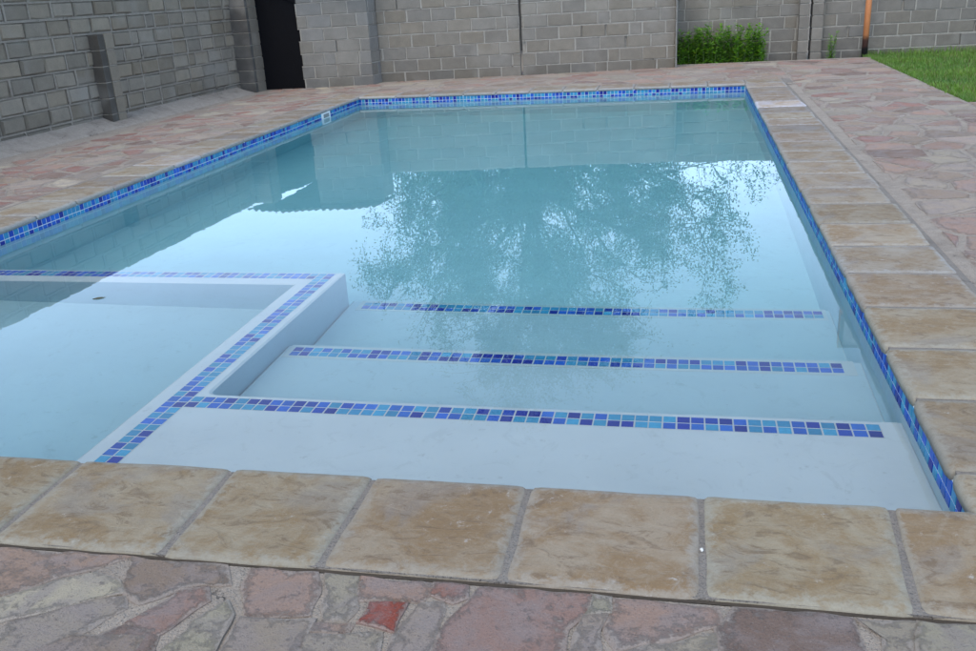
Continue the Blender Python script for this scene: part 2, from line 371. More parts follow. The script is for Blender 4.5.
# shell: walls and a floor that slopes to the far end
FL0, FL1 = -1.05, -1.45
b = MB()
v = [(-PW, 0, -.03), (0, 0, -.03), (0, PL, -.03), (-PW, PL, -.03), (-PW, 0, FL0), (0, 0, FL0), (0, PL, FL1), (-PW, PL, FL1), (-PW, 3., FL0), (0, 3., FL0)]
b.add(v, [(0, 4, 5, 1), (1, 5, 9, 6, 2), (2, 6, 7, 3), (3, 7, 8, 4, 0), (4, 8, 9, 5), (8, 7, 6, 9)])
o = 0.22
v2 = [(-PW-o, -o, -.031), (o, -o, -.031), (o, PL+o, -.031), (-PW-o, PL+o, -.031), (-PW-o, -o, -2.4), (o, -o, -2.4), (o, PL+o, -2.4), (-PW-o, PL+o, -2.4)]
inner = [(-PW, 0, -.031), (0, 0, -.031), (0, PL, -.031), (-PW, PL, -.031)]
b.add(v2+inner, [(0, 1, 5, 4), (1, 2, 6, 5), (2, 3, 7, 6), (3, 0, 4, 7), (7, 4, 5, 6)] + [(i, (i+1) % 4, 8+(i+1) % 4, 8+i) for i in range(4)])
part(b.build('pool_shell', M['paint']))
TC = [(.003, .016, .28), (.010, .10, .52), (.014, .125, .54), (.04, .30, .52), (.036, .26, .48), (.005, .022, .32), (.005, .045, .38)]
TW = [3, 4, 3, 5, 4, 1, 2]
def tiles(mb, origin, du, dv, nrm, nu, nv):
    """grid of glass tiles; origin corner, du/dv unit directions, nrm outwards"""
    du, dv, nrm, O = Vector(du), Vector(dv), Vector(nrm), Vector(origin)
    g = .0042
    # grout bed
    q = [O, O+du*nu*TP, O+du*nu*TP+dv*nv*TP, O+dv*nv*TP]
    mb.add([p+nrm*.003 for p in q]+[p-nrm*.002 for p in q], [(0, 1, 2, 3), (0, 4, 5, 1), (1, 5, 6, 2), (2, 6, 7, 3), (3, 7, 4, 0)], (1, 1, 1), None, 1)
    for j in range(nv):
        for i in range(nu):
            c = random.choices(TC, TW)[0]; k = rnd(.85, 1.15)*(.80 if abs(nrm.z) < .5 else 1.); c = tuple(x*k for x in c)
            a0, a1 = i*TP+g/2+rnd(0, .0012), (i+1)*TP-g/2-rnd(0, .0012); b0, b1 = j*TP+g/2+rnd(0, .001), (j+1)*TP-g/2-rnd(0, .001); e = .0018
            V = [O+du*x+dv*y+nrm*.003 for x, y in ((a0, b0), (a1, b0), (a1, b1), (a0, b1))]
            V += [O+du*x+dv*y+nrm*(.0052+rnd(0, .0006)) for x, y in ((a0+e, b0+e), (a1-e, b0+e), (a1-e, b1-e), (a0+e, b1-e))]
            mb.add(V, [(4, 5, 6, 7), (0, 1, 5, 4), (1, 2, 6, 5), (2, 3, 7, 6), (3, 0, 4, 7)], c)
def strip(name, parent_, *a, trim=None):
    mb = MB(); tiles(mb, *a)
    if trim:                          # white cement margin round the tiles
        x0, x1, y0, y1, z = trim; mb.box(x0, x1, y0, y1, z-.004, z+.0022, mi=1)
    return into(mb.build(name, [M['mosaic'], M['grout']]), parent_) if parent_.type == 'EMPTY' else child(mb.build(name, [M['mosaic'], M['grout']]), parent_)
def child(o, p): o.parent = p; return o
zt = -.0335-2*TP
nY, nX = int(PL/TP), int(PW/TP)
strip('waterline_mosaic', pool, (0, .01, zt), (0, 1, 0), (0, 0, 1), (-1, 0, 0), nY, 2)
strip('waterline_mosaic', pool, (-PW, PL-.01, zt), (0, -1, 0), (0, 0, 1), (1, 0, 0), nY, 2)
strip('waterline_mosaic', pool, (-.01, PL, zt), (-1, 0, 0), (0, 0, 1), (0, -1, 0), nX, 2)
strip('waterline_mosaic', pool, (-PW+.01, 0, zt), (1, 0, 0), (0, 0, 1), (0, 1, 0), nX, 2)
# steps and the rim of the wading pool (all plaster)
def prism(poly, z0, z1, ch=.012, white=False):
    mb = MB(); n = len(poly); C = Vector((sum(p[0] for p in poly)/n, sum(p[1] for p in poly)/n))
    v = [(p[0], p[1], z0) for p in poly] + [(p[0], p[1], z1-ch) for p in poly]
    ins = []
    for i in range(n):
        a, p, q = Vector(poly[i-1]), Vector(poly[i]), Vector(poly[(i+1) % n])
        d1, d2 = (p-a).normalized(), (q-p).normalized(); n1, n2 = Vector((-d1.y, d1.x)), Vector((-d2.y, d2.x))
        m = (n1+n2); m = m/max(m.dot(n1), .3); ins.append(p+m*ch)
    v += [(p.x, p.y, z1) for p in ins]
    f = [(i, (i+1) % n, n+(i+1) % n, n+i) for i in range(n)] + [(n+i, n+(i+1) % n, 2*n+(i+1) % n, 2*n+i) for i in range(n)]
    f.append(tuple(range(2*n, 3*n))); mb.add(v, f)
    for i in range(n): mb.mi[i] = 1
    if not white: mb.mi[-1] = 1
    return mb
RX0, RX1 = -2.79, -2.575          # rim
RY0, RY1 = 2.175, 2.385
Z1, Z2, Z3 = -.22, -.48, -.76
e = .006
fil = [(RX1+.035-.035*math.sin(t), .815+.035-.035*math.cos(t)) for t in (0, .4, .8, 1.2, 1.57)]
rimpoly = [(-PW+e, RY0), (RX0, RY0), (RX0, e), (.008, e), (.008, .815)] + fil + [(RX1, RY1), (-PW+e, RY1)]
rim = part(prism(rimpoly, -1.3, Z1, white=True).build('step', [M['plaster'], M['rim_shade']])); rim['label'] = 'top step carrying on as the rim of the wading pool'  # rim sides coloured darker: their weaker light is put into the paint
for sp in [((-2.716, .012, Z1), (0, 1, 0), (-1, 0, 0), 48, 2), ]:
    pass
strip('mosaic_strip', rim, (-2.62, .010, Z1), (0, 1, 0), (-1, 0, 0), (0, 0, 1), 49, 2)
strip('mosaic_strip', rim, (-2.62-2*TP-.001, .010+47*TP, Z1), (-1, 0, 0), (0, 1, 0), (0, 0, 1), 50, 2)
strip('mosaic_strip', rim, (-2.619, .688, Z1), (1, 0, 0), (0, 1, 0), (0, 0, 1), 53, 2)
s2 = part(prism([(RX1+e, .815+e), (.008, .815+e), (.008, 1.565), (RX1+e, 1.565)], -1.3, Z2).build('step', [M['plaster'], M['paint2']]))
strip('mosaic_strip', s2, (-2.525, 1.445, Z2), (1, 0, 0), (0, 1, 0), (0, 0, 1), 51, 2, trim=(-2.55, -.03, 1.425, 1.566, Z2))
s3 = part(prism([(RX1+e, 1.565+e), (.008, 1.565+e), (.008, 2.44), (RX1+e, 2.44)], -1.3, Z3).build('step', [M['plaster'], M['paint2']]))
strip('mosaic_strip', s3, (-2.485, 2.32, Z3), (1, 0, 0), (0, 1, 0), (0, 0, 1), 51, 2, trim=(-2.51, -.02, 2.30, 2.441, Z3))
b = MB(); b.add([(-PW+e, e, -.66), (RX0+.01, e, -.66), (RX0+.01, RY0+.01, -.66), (-PW+e, RY0+.01, -.66)], [(0, 1, 2, 3)])
part(b.build('wading_pool_floor', M['paint2']))

# coping stones
def coping(poly, tint=(1, 1, 1), lab=None, drop=0.):
    """one stone: quad outline, domed edge, gridded top"""
    cx = sum(p[0] for p in poly)/4; cy = sum(p[1] for p in poly)/4
    P = [Vector((p[0]-cx, p[1]-cy)) for p in poly]; N = 12
    mb = MB(); V = []; R = []; t = .036; seed = rnd(0, 90); tx, ty = rnd(-.004, .004), rnd(-.004, .004)
    cr = .012
    for j in range(N+1):
        for i in range(N+1):
            # denser near the rim
            u, w = [.5-.5*math.cos(math.pi*k/N) for k in (i, j)]
            p = P[0].lerp(P[1], u).lerp(P[3].lerp(P[2], u), w)
            eu = min(u*(P[1]-P[0]).length, (1-u)*(P[1]-P[0]).length); ew = min(w*(P[3]-P[0]).length, (1-w)*(P[3]-P[0]).length)
            dd = min(eu, ew); z = -cr*(1-min(dd/.016, 1))**2 + mnoise.noise(Vector((p.x*6+seed, p.y*6, 1)))*.003 + tx*p.x+ty*p.y
            k = mnoise.noise_vector(Vector((p.x*10+seed, p.y*10, 5)))*.0035 if dd < .02 else Vector((0, 0, 0))
            if eu < .03 and ew < .03:        # softened corners
                c = P[0].lerp(P[1], .5).lerp(P[3].lerp(P[2], .5), .5); p = p + (c-p).normalized()*.008*(1-max(eu, ew)/.03)
            V.append((p.x+k.x, p.y+k.y, z-drop)); R.append(max(0, 1-dd/.085))
    F = [(j*(N+1)+i, j*(N+1)+i+1, (j+1)*(N+1)+i+1, (j+1)*(N+1)+i) for j in range(N) for i in range(N)]
    ring = [i for i in range(N+1)] + [j*(N+1)+N for j in range(1, N+1)] + [N*(N+1)+i for i in range(N-1, -1, -1)] + [j*(N+1) for j in range(N-1, 0, -1)]
    o = len(V)
    for i in ring: V.append((V[i][0], V[i][1], -t)); R.append(1.)
    n = len(ring)
    F += [(ring[(i+1) % n], ring[i], o+i, o+(i+1) % n) for i in range(n)] + [tuple(o+i for i in range(n))[::-1]]
    mb.add(V, F, tint, R)
    ob = mb.build('coping_stone', M['coping'], smooth=True); ob.location = (cx, cy, 0)
    for pl in ob.data.polygons:
        if len(pl.vertices) > 4: pl.use_smooth = False
    into(ob, pool)
    if lab: ob['label'] = lab
    return ob
G = .0040; CWF, CWR, CWL, CWB = .425, .465, .43, .43
OH = .011
fx = [-.20, -.675, -1.1425, -1.598, -2.04, -2.545, -3.0, -3.46, -3.93, -4.40, -4.87]
sk = [.028, .004, -.004, -.002, -.014, -.008, 0, 0, 0, 0, 0]     # how far each joint leans
for i in range(len(fx)-1):
    a, c = fx[i+1], fx[i]
    coping([(a+G+0, -CWF), (c-G, -CWF), (c-G, OH), (a+G, OH)] if False else [(a+G-sk[i+1], -CWF+rnd(-.006, .004)), (c-G-sk[i], -CWF+rnd(-.006, .004)), (c-G, OH+rnd(-.003, .004)), (a+G, OH+rnd(-.003, .004))], vary((1, 1, 1), .06))
coping([(fx[0]+G-.028, -CWF), (CWR-.01, -CWF), (-.008, .011), (fx[0]+G, OH)], vary((1, .98, .96), .04))
ry = [.21, .675, 1.11, 1.555, 2.015, 2.465, 2.915, 3.37, 3.80, 4.25, 4.67, 5.11, 5.55, 5.99, 6.43, 6.80, 7.23, 7.66, 8.14, 8.57, 9.02, 9.47, PL]
coping([(-OH, -.004+G*2), (CWR, -CWF+G*2), (CWR, ry[0]-G), (-OH, ry[0]-G)], (.98, .98, .98))
for i in range(len(ry)-1):
    wht = abs(ry[i]-7.66) < .01
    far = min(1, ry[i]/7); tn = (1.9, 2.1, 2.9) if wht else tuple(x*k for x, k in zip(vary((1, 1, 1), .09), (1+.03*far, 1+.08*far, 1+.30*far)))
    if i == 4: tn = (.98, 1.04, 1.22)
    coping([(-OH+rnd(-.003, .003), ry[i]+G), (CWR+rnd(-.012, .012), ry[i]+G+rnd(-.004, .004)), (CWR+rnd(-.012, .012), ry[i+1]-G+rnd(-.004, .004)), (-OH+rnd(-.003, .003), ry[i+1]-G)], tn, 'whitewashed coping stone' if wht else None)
# far side
xs = [CWR]; x = 0.
while x > -PW+.3: xs.append(x); x -= rnd(.44, .48)
xs.append(-PW); xs.append(-PW-CWL)
for i in range(len(xs)-1):
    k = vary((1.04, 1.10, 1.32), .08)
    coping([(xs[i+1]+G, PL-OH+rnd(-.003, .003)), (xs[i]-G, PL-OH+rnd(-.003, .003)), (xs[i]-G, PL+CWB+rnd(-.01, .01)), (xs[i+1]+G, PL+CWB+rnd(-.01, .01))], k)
y = 0.; ys = [0.]
while y < PL-.6: y += rnd(.44, .48); ys.append(y)
ys.append(PL)
for i in range(len(ys)-1):
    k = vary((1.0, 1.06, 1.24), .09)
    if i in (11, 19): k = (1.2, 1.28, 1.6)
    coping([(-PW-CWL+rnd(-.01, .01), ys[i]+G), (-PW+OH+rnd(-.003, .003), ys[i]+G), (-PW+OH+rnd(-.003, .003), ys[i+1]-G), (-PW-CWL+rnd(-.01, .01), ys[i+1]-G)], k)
coping([(-PW-CWL, -CWF), (fx[-1]-G, -CWF), (fx[-1]-G, OH), (-PW-CWL, OH)])
# cement between and behind the stones
b = MB()
def jb(x0, x1, y0, y1, z=-.0065): b.box(x0, x1, y0, y1, -.034, z)
jb(-PW-CWL-.02, CWR+.02, -CWF+.004, -.003); jb(.003, CWR+.02, -.002, PL-.001); jb(-PW-CWL-.02, CWR+.10, PL+.001, PL+CWB+.02); jb(-PW-CWL-.02, -PW-.003, -.002, PL-.001)
part(b.build('cement_joints', M['joint']))
# white inlet plate in the left wall
b = MB(); b.box(-PW+.004, -PW+.016, 8.52, 8.80, -.112, -.036); ip = part(b.build('inlet_plate', M['white']))
b = MB(); b.box(-PW+.0165, -PW+.019, 8.57, 8.75, -.098, -.052); child(b.build('inlet_slot', M['lampmetal']), ip)

# ------------------------------------------------------------------ water
b = MB()
W0, W1_, V0, V1 = -PW-.012, .012, -.012, PL+.012
nx, ny = 1, 1
b.box(W0, W1_, V0, V1, -2.2, ZW)
tag(b.build('water', M['water']), kind='structure')

# ------------------------------------------------------------------ block walls
BH, BW = .185, .37
def wall_mesh(p0, p1, z0, z1, thick=.15, gapp=.05, jit=.003, base=(.25, .24, .22), jw=.012, seed=0, flush=.005, var=.14, darkf=None, bw=BW, mb=None, off=None, rnd_edge=.007):
    """courses of concrete blocks from p0 to p1; the shown face is to the right of p0->p1 looking from above"""
    random.seed(seed); mb = mb or MB()
    p0, p1 = Vector(p0), Vector(p1); d = (p1-p0); L = d.length; d.normalize(); n = Vector((d.y, -d.x))
    def W(u, t, z): return (p0.x+d.x*u+n.x*t, p0.y+d.y*u+n.y*t, z)
    def bx(u0, u1, t0, t1, a, c, mi, col=(1, 1, 1)):
        v = [W(u, t, z) for z in (a, c) for t in (t0, t1) for u in (u0, u1)]
        mb.add(v, [(0, 1, 3, 2), (4, 6, 7, 5), (0, 4, 5, 1), (1, 5, 7, 3), (3, 7, 6, 2), (2, 6, 4, 0)], col, None, mi)
    bx(.004, L-.004, -thick+.03, -.03, z0, z1-.012, 1)
    nC = int(math.ceil((z1-z0)/BH-.2)); k = 0
    for c in range(nC):
        a, h = z0+c*BH, BH
        if a+h > z1: h = z1-a
        bed = jw*rnd(.7, 1.5)
        bx(.002, L-.002, -thick+flush, -flush+rnd(-.004, .003), a, a+bed, 1)
        u = -(BW*.5 if c % 2 else 0)+rnd(-.06, .06)-(off or 0)
        while u < L:
            w = bw*rnd(.94, 1.06)
            if random.random() < .06: w *= .5
            u0, u1 = max(u, 0), min(u+w, L); u += w
            if u1-u0 < .05:
                if u1 - u0 > .005: bx(u0, u1, -thick+.02, -.012, a+bed, a+h, 1)
                continue
            j = jw*rnd(.6, 1.5) if u0 > 0 else .002
            g = random.random() < gapp
            if not g and u0 > 0: bx(u0, u0+j+.004, -thick+flush, -flush+rnd(-.003, .004), a+bed*.6, a+h, 1)
            if g: j *= 1.6
            # block: front and back faces slightly rounded
            ua, ub, za, zb = u0+j, u1, a+bed, a+h-.0015
            kk = 1+rnd(-var, var); wr = rnd(-.05, .05)
            col = (base[0]*kk*(1+wr*.6), base[1]*kk, base[2]*kk*(1-wr))
            if darkf: col = tuple(x*darkf((ua+ub)/2, (za+zb)/2) for x in col)
            e_ = rnd_edge; tf = rnd(-jit, jit)
            J = lambda: rnd(-jit, jit)
            V = []; sl = rnd(-jit, jit)
            for t, ins in ((-thick, e_), (-thick+e_, 0), (-e_, 0), (0, e_)):
                for uu, zz in ((ua+ins, za+ins), (ub-ins, za+ins), (ub-ins, zb-ins), (ua+ins, zb-ins)):
                    V.append(W(uu+J()*(1 if ins else .5), t+(tf if t > -.02 else 0)+(J()*.6 if t > -.02 else 0), zz+J()*.6+sl*.3))
            F = [(3, 2, 1, 0)]
            for q in range(3):
                for i in range(4): F.append((q*4+i, q*4+(i+1) % 4, q*4+4+(i+1) % 4, q*4+4+i))
            F.append((12, 13, 14, 15)); F = [f[::-1] for f in F]
            mb.add(V, F, col)
    return mb
def pier(mb, x0, x1, y0, y1, z0, z1, base, seed, T=None, dark_front=1.):
    """a stack of single blocks; -Y faces may be darker stained"""
    random.seed(seed); z = z0
    mb.box(x0+.02, x1-.02, y0+.02, y1-.02, z0, z1-.01, (1, 1, 1), 1)
    while z < z1-.02:
        h = min(BH, z1-z); k = 1+rnd(-.12, .12); col = tuple(c*k for c in base); j = .008
        xa, xb, ya, yb = x0+rnd(-.004, .004), x1+rnd(-.004, .004), y0+rnd(-.004, .004), y1+rnd(-.004, .004); e = .008
        za, zb = z+.010, z+h
        V = []
        for zz, i in ((za, e), (za+e, 0), (zb-e, 0), (zb, e)):
            V += [(xa+i, ya+i, zz), (xb-i, ya+i, zz), (xb-i, yb-i, zz), (xa+i, yb-i, zz)]
        dk = tuple(c*dark_front for c in col)
        F = [(3, 2, 1, 0), (12, 13, 14, 15)]
        for q in range(3): F += [(q*4+i, q*4+(i+1) % 4, q*4+4+(i+1) % 4, q*4+4+i) for i in range(4)]
        mb.add(V, F, col)
        mb.box(x0+.006, x1-.006, y0+.006, y1-.006, z, z+.011, (1, 1, 1), 1)
        z += h
    return mb
WM = [M['block'], M['wallmortar']]
LB = (.215, .183, .140)
# left wall: shown face looks to +x; runs from far to near so that "right of the run" faces the pool
lx = lambda y: -7.66+(y-5.9)*.030
foot = lambda u, z: .74 if z < .12 else (.9 if z < .30 else 1.)      # splash-stained bottom courses
lw = empty('concrete_block_wall', (lx(4), 4, -.05))
tag(lw, 'grey concrete block wall along the left side of the pool', 'wall')
b = wall_mesh((lx(-4), -4), (lx(12.3), 12.3), -.06, 1.55,   .16, .34, .011, LB, .018, 5, .001, .16, darkf=foot, rnd_edge=.020)
into(b.build('block_courses', [M['block'], M['wallmortar_dark']]), lw)
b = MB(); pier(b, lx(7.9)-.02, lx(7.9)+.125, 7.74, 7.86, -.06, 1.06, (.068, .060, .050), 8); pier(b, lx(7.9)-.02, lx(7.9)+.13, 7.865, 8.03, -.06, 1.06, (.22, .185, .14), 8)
into(b.build('pilaster', [M['block'], M['wallmortar_dark']]), lw)
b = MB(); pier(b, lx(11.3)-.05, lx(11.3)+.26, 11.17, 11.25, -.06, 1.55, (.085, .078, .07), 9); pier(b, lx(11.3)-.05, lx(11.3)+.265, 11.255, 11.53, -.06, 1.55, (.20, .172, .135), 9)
into(b.build('end_pier', [M['block'], M['wallmortar_dark']]), lw)

b = MB(); ysk = [-4+.35*i for i in range(44)]; V = []
for y in ysk:
    k = .05+.03*mnoise.noise(Vector((y*2.1, 0, 2))); o = .30+.07*mnoise.noise(Vector((y*1.3, 4, 0)))
    V += [(lx(y)-.02, y, .075+k*.5), (lx(y)+.10, y, .03+k*.4), (lx(y)+o, y, -.004), (lx(y)+o+.012, y, -.03)]
b.add(V, [(i*4+j, i*4+j+1, i*4+5+j, i*4+4+j) for i in range(len(ysk)-1) for j in range(3)])
into(b.build('mortar_skirt', M['mortar'], smooth=True), lw)

# doorway block with its low iron roof
sh = empty('block_shed', (-6.4, 11.9, -.05)); tag(sh, 'low grey block shed with a black doorway in the far left corner', 'shed')
BB = (.205, .185, .156)
b = wall_mesh((-6.57, 11.47), (-5.50, 11.68), -.06, 1.66, .16, .10, .003, (.205, .193, .173), .012, 21, .004, .10, darkf=foot)
into(b.build('front_wall', WM), sh)
b = wall_mesh((-5.50, 11.70), (-5.45, 12.05), -.06, 1.60, .10, .0, .003, (.195, .18, .16), .012, 22, .004, .10)
into(b.build('side_wall', WM), sh)
b = MB()
b.add([(-7.32, 11.535, -.07), (-6.55, 11.50, -.07), (-6.55, 11.50, 1.25), (-6.83, 11.50, 1.355), (-7.32, 11.535, 1.50), (-7.32, 11.56, -.07), (-6.55, 11.56, -.07), (-6.55, 11.56, 1.25), (-6.83, 11.56, 1.355), (-7.32, 11.56, 1.50)],
      [(0, 1, 2, 3, 4), (9, 8, 7, 6, 5), (0, 5, 6, 1), (1, 6, 7, 2), (2, 7, 8, 3), (3, 8, 9, 4), (4, 9, 5, 0)])
into(b.build('dark_doorway_panel', M['black']), sh)  # near-black panel, painted shade of the open doorway
b = MB()
b.add([(-7.34, 11.46, 1.63), (-6.85, 11.46, 1.385), (-6.55, 11.46, 1.24), (-6.55, 11.46, 1.72), (-7.34, 11.46, 1.74), (-7.34, 11.495, 1.63), (-6.85, 11.495, 1.385), (-6.55, 11.495, 1.24), (-6.55, 11.495, 1.72), (-7.34, 11.495, 1.74)],
      [(0, 1, 2, 3, 4), (9, 8, 7, 6, 5), (0, 5, 6, 1), (1, 6, 7, 2), (2, 7, 8, 3), (3, 8, 9, 4), (4, 9, 5, 0)])
into(b.build('lintel_board', M['black']), sh)
b = MB(); n = 150; V = []
for i in range(n+1):
    x = -7.75+2.25*i/n; w = .016*math.sin(i*2*math.pi/8)
    sag = .05*math.sin((x+7.75)*2.1)+.02*math.sin(x*5)
    for yy, zz in ((11.24+.03*math.sin(x*3.1), 1.68), (12.35, 1.765)):
        V += [(x, yy, zz+w+sag*.6), (x, yy, zz+w+sag*.6-.004)]
F = []
for i in range(n):
    a, c = i*4, i*4+4
    F += [(a, c, c+2, a+2), (a+1, a+3, c+3, c+1), (a, a+1, c+1, c), (a+2, c+2, c+3, a+3)]
F += [(0, 2, 3, 1), (n*4, n*4+1, n*4+3, n*4+2)]
b.add(V, F); into(b.build('roof', M['iron'], smooth=True), sh)

# back wall with its open movement joint
bk = empty('concrete_block_wall', (-3.2, 12.2, -.05)); tag(bk, 'tan grey block wall behind the far end, split by a dark upright joint', 'wall')
P0, PJ, PJ2, P1 = (-5.46, 11.97), (-3.262, 12.246), (-3.228, 12.250), (-.91, 12.55)
b = wall_mesh(P0, PJ, -.06, 1.27, .16, .03, .003, BB, .016, 31, .003, .10, darkf=foot)
wall_mesh(PJ2, P1, -.06, 1.27, .16, .03, .003, BB, .016, 32, .003, .10, mb=b, darkf=foot)
into(b.build('block_courses', WM), bk)
b = MB(); pier(b, -.905, -.885, 12.46, 13.6, -.06, 1.27, (.20, .19, .175), 33)
into(b.build('return_wall', WM), bk)

# far right wall
rw = empty('concrete_block_wall', (3.5, 13.7, -.05)); tag(rw, 'grey block wall behind the lawn at the far right', 'wall')
b = wall_mesh((-.93, 13.60), (1.0, 13.63), -.14, 1.47, .16, .06, .004, (.185, .168, .144), .016, 41, .003, .12, darkf=foot)
wall_mesh((1.33, 13.635), (9., 13.75), -.14, 1.47, .16, .10, .004, (.182, .166, .144), .016, 42, .003, .12, mb=b, darkf=foot)
into(b.build('block_courses', WM), rw)
for k, (xa, xb) in enumerate(((.985, 1.135), (1.185, 1.345))):
    b = MB(); pier(b, xa, xb, 13.50, 13.80, -.14, 1.47, (.20, .18, .155), 43+k); into(b.build('pilaster', WM), rw)

# ------------------------------------------------------------------ planter, lawn
random.seed(77)
b = MB(); b.box(-.88, 1.96, 12.94, 13.62, -.2, -.075); tag(b.build('planter_soil', M['soil']), kind='structure')
b = MB(); b.box(-.95, 1.99, 12.885, 12.945, -.16, -.004); tag(b.build('paving_edge', M['mortar']), kind='structure')
b = MB(); b.box(1.985, 9., 7.68, 13.64, -.2, -.045); tag(b.build('lawn_floor', M['turf']), kind='structure')
b = MB()
def blade(mb, x, y, z, h, w, lean, az, col):
    dx, dy = math.cos(az), math.sin(az); px, py = -dy*w, dx*w
    p1 = (x+dx*lean*h*.35, y+dy*lean*h*.35, z+h*.62); p2 = (x+dx*lean*h, y+dy*lean*h, z+h)
    mb.add([(x-px, y-py, z), (x+px, y+py, z), (p1[0]+px*.7, p1[1]+py*.7, p1[2]), (p1[0]-px*.7, p1[1]-py*.7, p1[2]), p2], [(0, 1, 2, 3), (3, 2, 4)], col)
for i in range(42600):
    x = 1.99+(rnd(0, 1)**1.5)*4.6; y = rnd(7.70, 13.60)
    if i > 42000: x = 1.99-abs(random.gauss(0, .025))
    if x > 2. and mnoise.noise(Vector((x*2.3, y*2.3, 9))) > .42 and random.random() < .8: continue
    pt = mnoise.noise(Vector((x*1.6, y*1.6, 0))); p2 = mnoise.noise(Vector((x*6, y*6, 4)))
    h = .055+.03*pt+rnd(-.015, .03)+(.05 if y > 13.4 and random.random() < .5 else 0)
    k = rnd(.7, 1.3)
    c = (.13+.05*pt+.03*p2, .24+.05*pt, .04) if random.random() > .12 else (.20, .19, .08)
    blade(b, x, y, -.05, max(.03, h), rnd(.0025, .005), rnd(.2, .9), rnd(0, 6.28), tuple(max(.01, q*k) for q in c))
tag(b.build('grass', M['grass']), kind='stuff')

def leafquad(mb, p, d, up, L, w, col, fold=.15):
    d = d.normalized(); s = d.cross(up)
    if s.length < 1e-3: s = d.orthogonal()
    s.normalize(); n = s.cross(d)
    m = p+d*L*.45
    mb.add([p, m+s*w-n*w*fold, p+d*L, m-s*w-n*w*fold, m], [(0, 1, 4), (1, 2, 4), (2, 3, 4), (3, 0, 4)], col)
def herb(name, xs, ys, hs, n, label, cat, z0=-.08, lf=.06, seed=1):
    random.seed(seed); root = empty(name, (sum(xs)/2, sum(ys)/2, z0)); tag(root, label, cat)
    fo, st = MB(), MB()
    for i in range(n):
        x, y = rnd(*xs), rnd(*ys); h = rnd(*hs)*(1-.25*abs((x-sum(xs)/2)/max(.01, xs[1]-xs[0]))); az = rnd(0, 6.28); ln = rnd(0, .22)
        pts = [Vector((x+math.cos(az)*ln*h*t*t, y+math.sin(az)*ln*h*t*t, z0+h*t)) for t in (0, .25, .5, .75, 1)]
        st.tube(pts, [.006, .005, .004, .003, .002], 4, (.10, .16, .04))
        m = int(h/.028)
        for k in range(m):
            t = (k+.5)/m; q = t*4; a = pts[min(3, int(q))].lerp(pts[min(3, int(q))+1], q-int(q))
            for s in range(3):
                th = k*2.4+s*2.1+rnd(-.4, .4); dr = Vector((math.cos(th), math.sin(th), rnd(-.25, .7)))
                g = rnd(.6, 1.35); y_ = random.random()
                c = (.11*g+.10*y_*y_, .27*g+.10*y_*y_, .03*g)
                leafquad(fo, a, dr, Vector((0, 0, 1)), lf*rnd(.6, 1.3)*(1.15-.5*t), lf*.2*rnd(.7, 1.2), c)
    into(st.build('stems', M['herb']), root); into(fo.build('foliage', M['herb']), root); return root
herb('leafy_shrub', (-.86, .42), (12.99, 13.42), (.26, .72), 130, 'bright green leafy shrub in the bed against the far wall', 'shrub', lf=.11, seed=3)
herb('weed_plant', (1.45, 1.53), (13.38, 13.46), (.38, .50), 5, 'thin green weed between the wall pilasters and the orange pole', 'weed', lf=.07, seed=5)

# ------------------------------------------------------------------ orange pole with a floodlight
lp = empty('lamp_post', (1.98, 13.42, -.06)); tag(lp, 'orange painted pole with a dark rusty foot by the far right wall', 'lamp post')
b = MB(); PX, PY = 1.98, 13.42
b.tube([(PX, PY, -.1), (PX+.004, PY, .9), (PX-.003, PY, 2.2), (PX, PY, 4.75)], [.046, .045, .044, .042], 16); into(b.build('pole', M['pole'], smooth=True), lp)
b = MB(); b.box(PX-.03, PX+.56, PY-.10, PY+.14, 4.10, 4.72); fl = into(b.build('floodlight', M['lampmetal']), lp)
b = MB(); b.box(PX+.03, PX+.50, PY-.115, PY-.102, 4.18, 4.64); child(b.build('lamp_glass', M['glass']), fl)

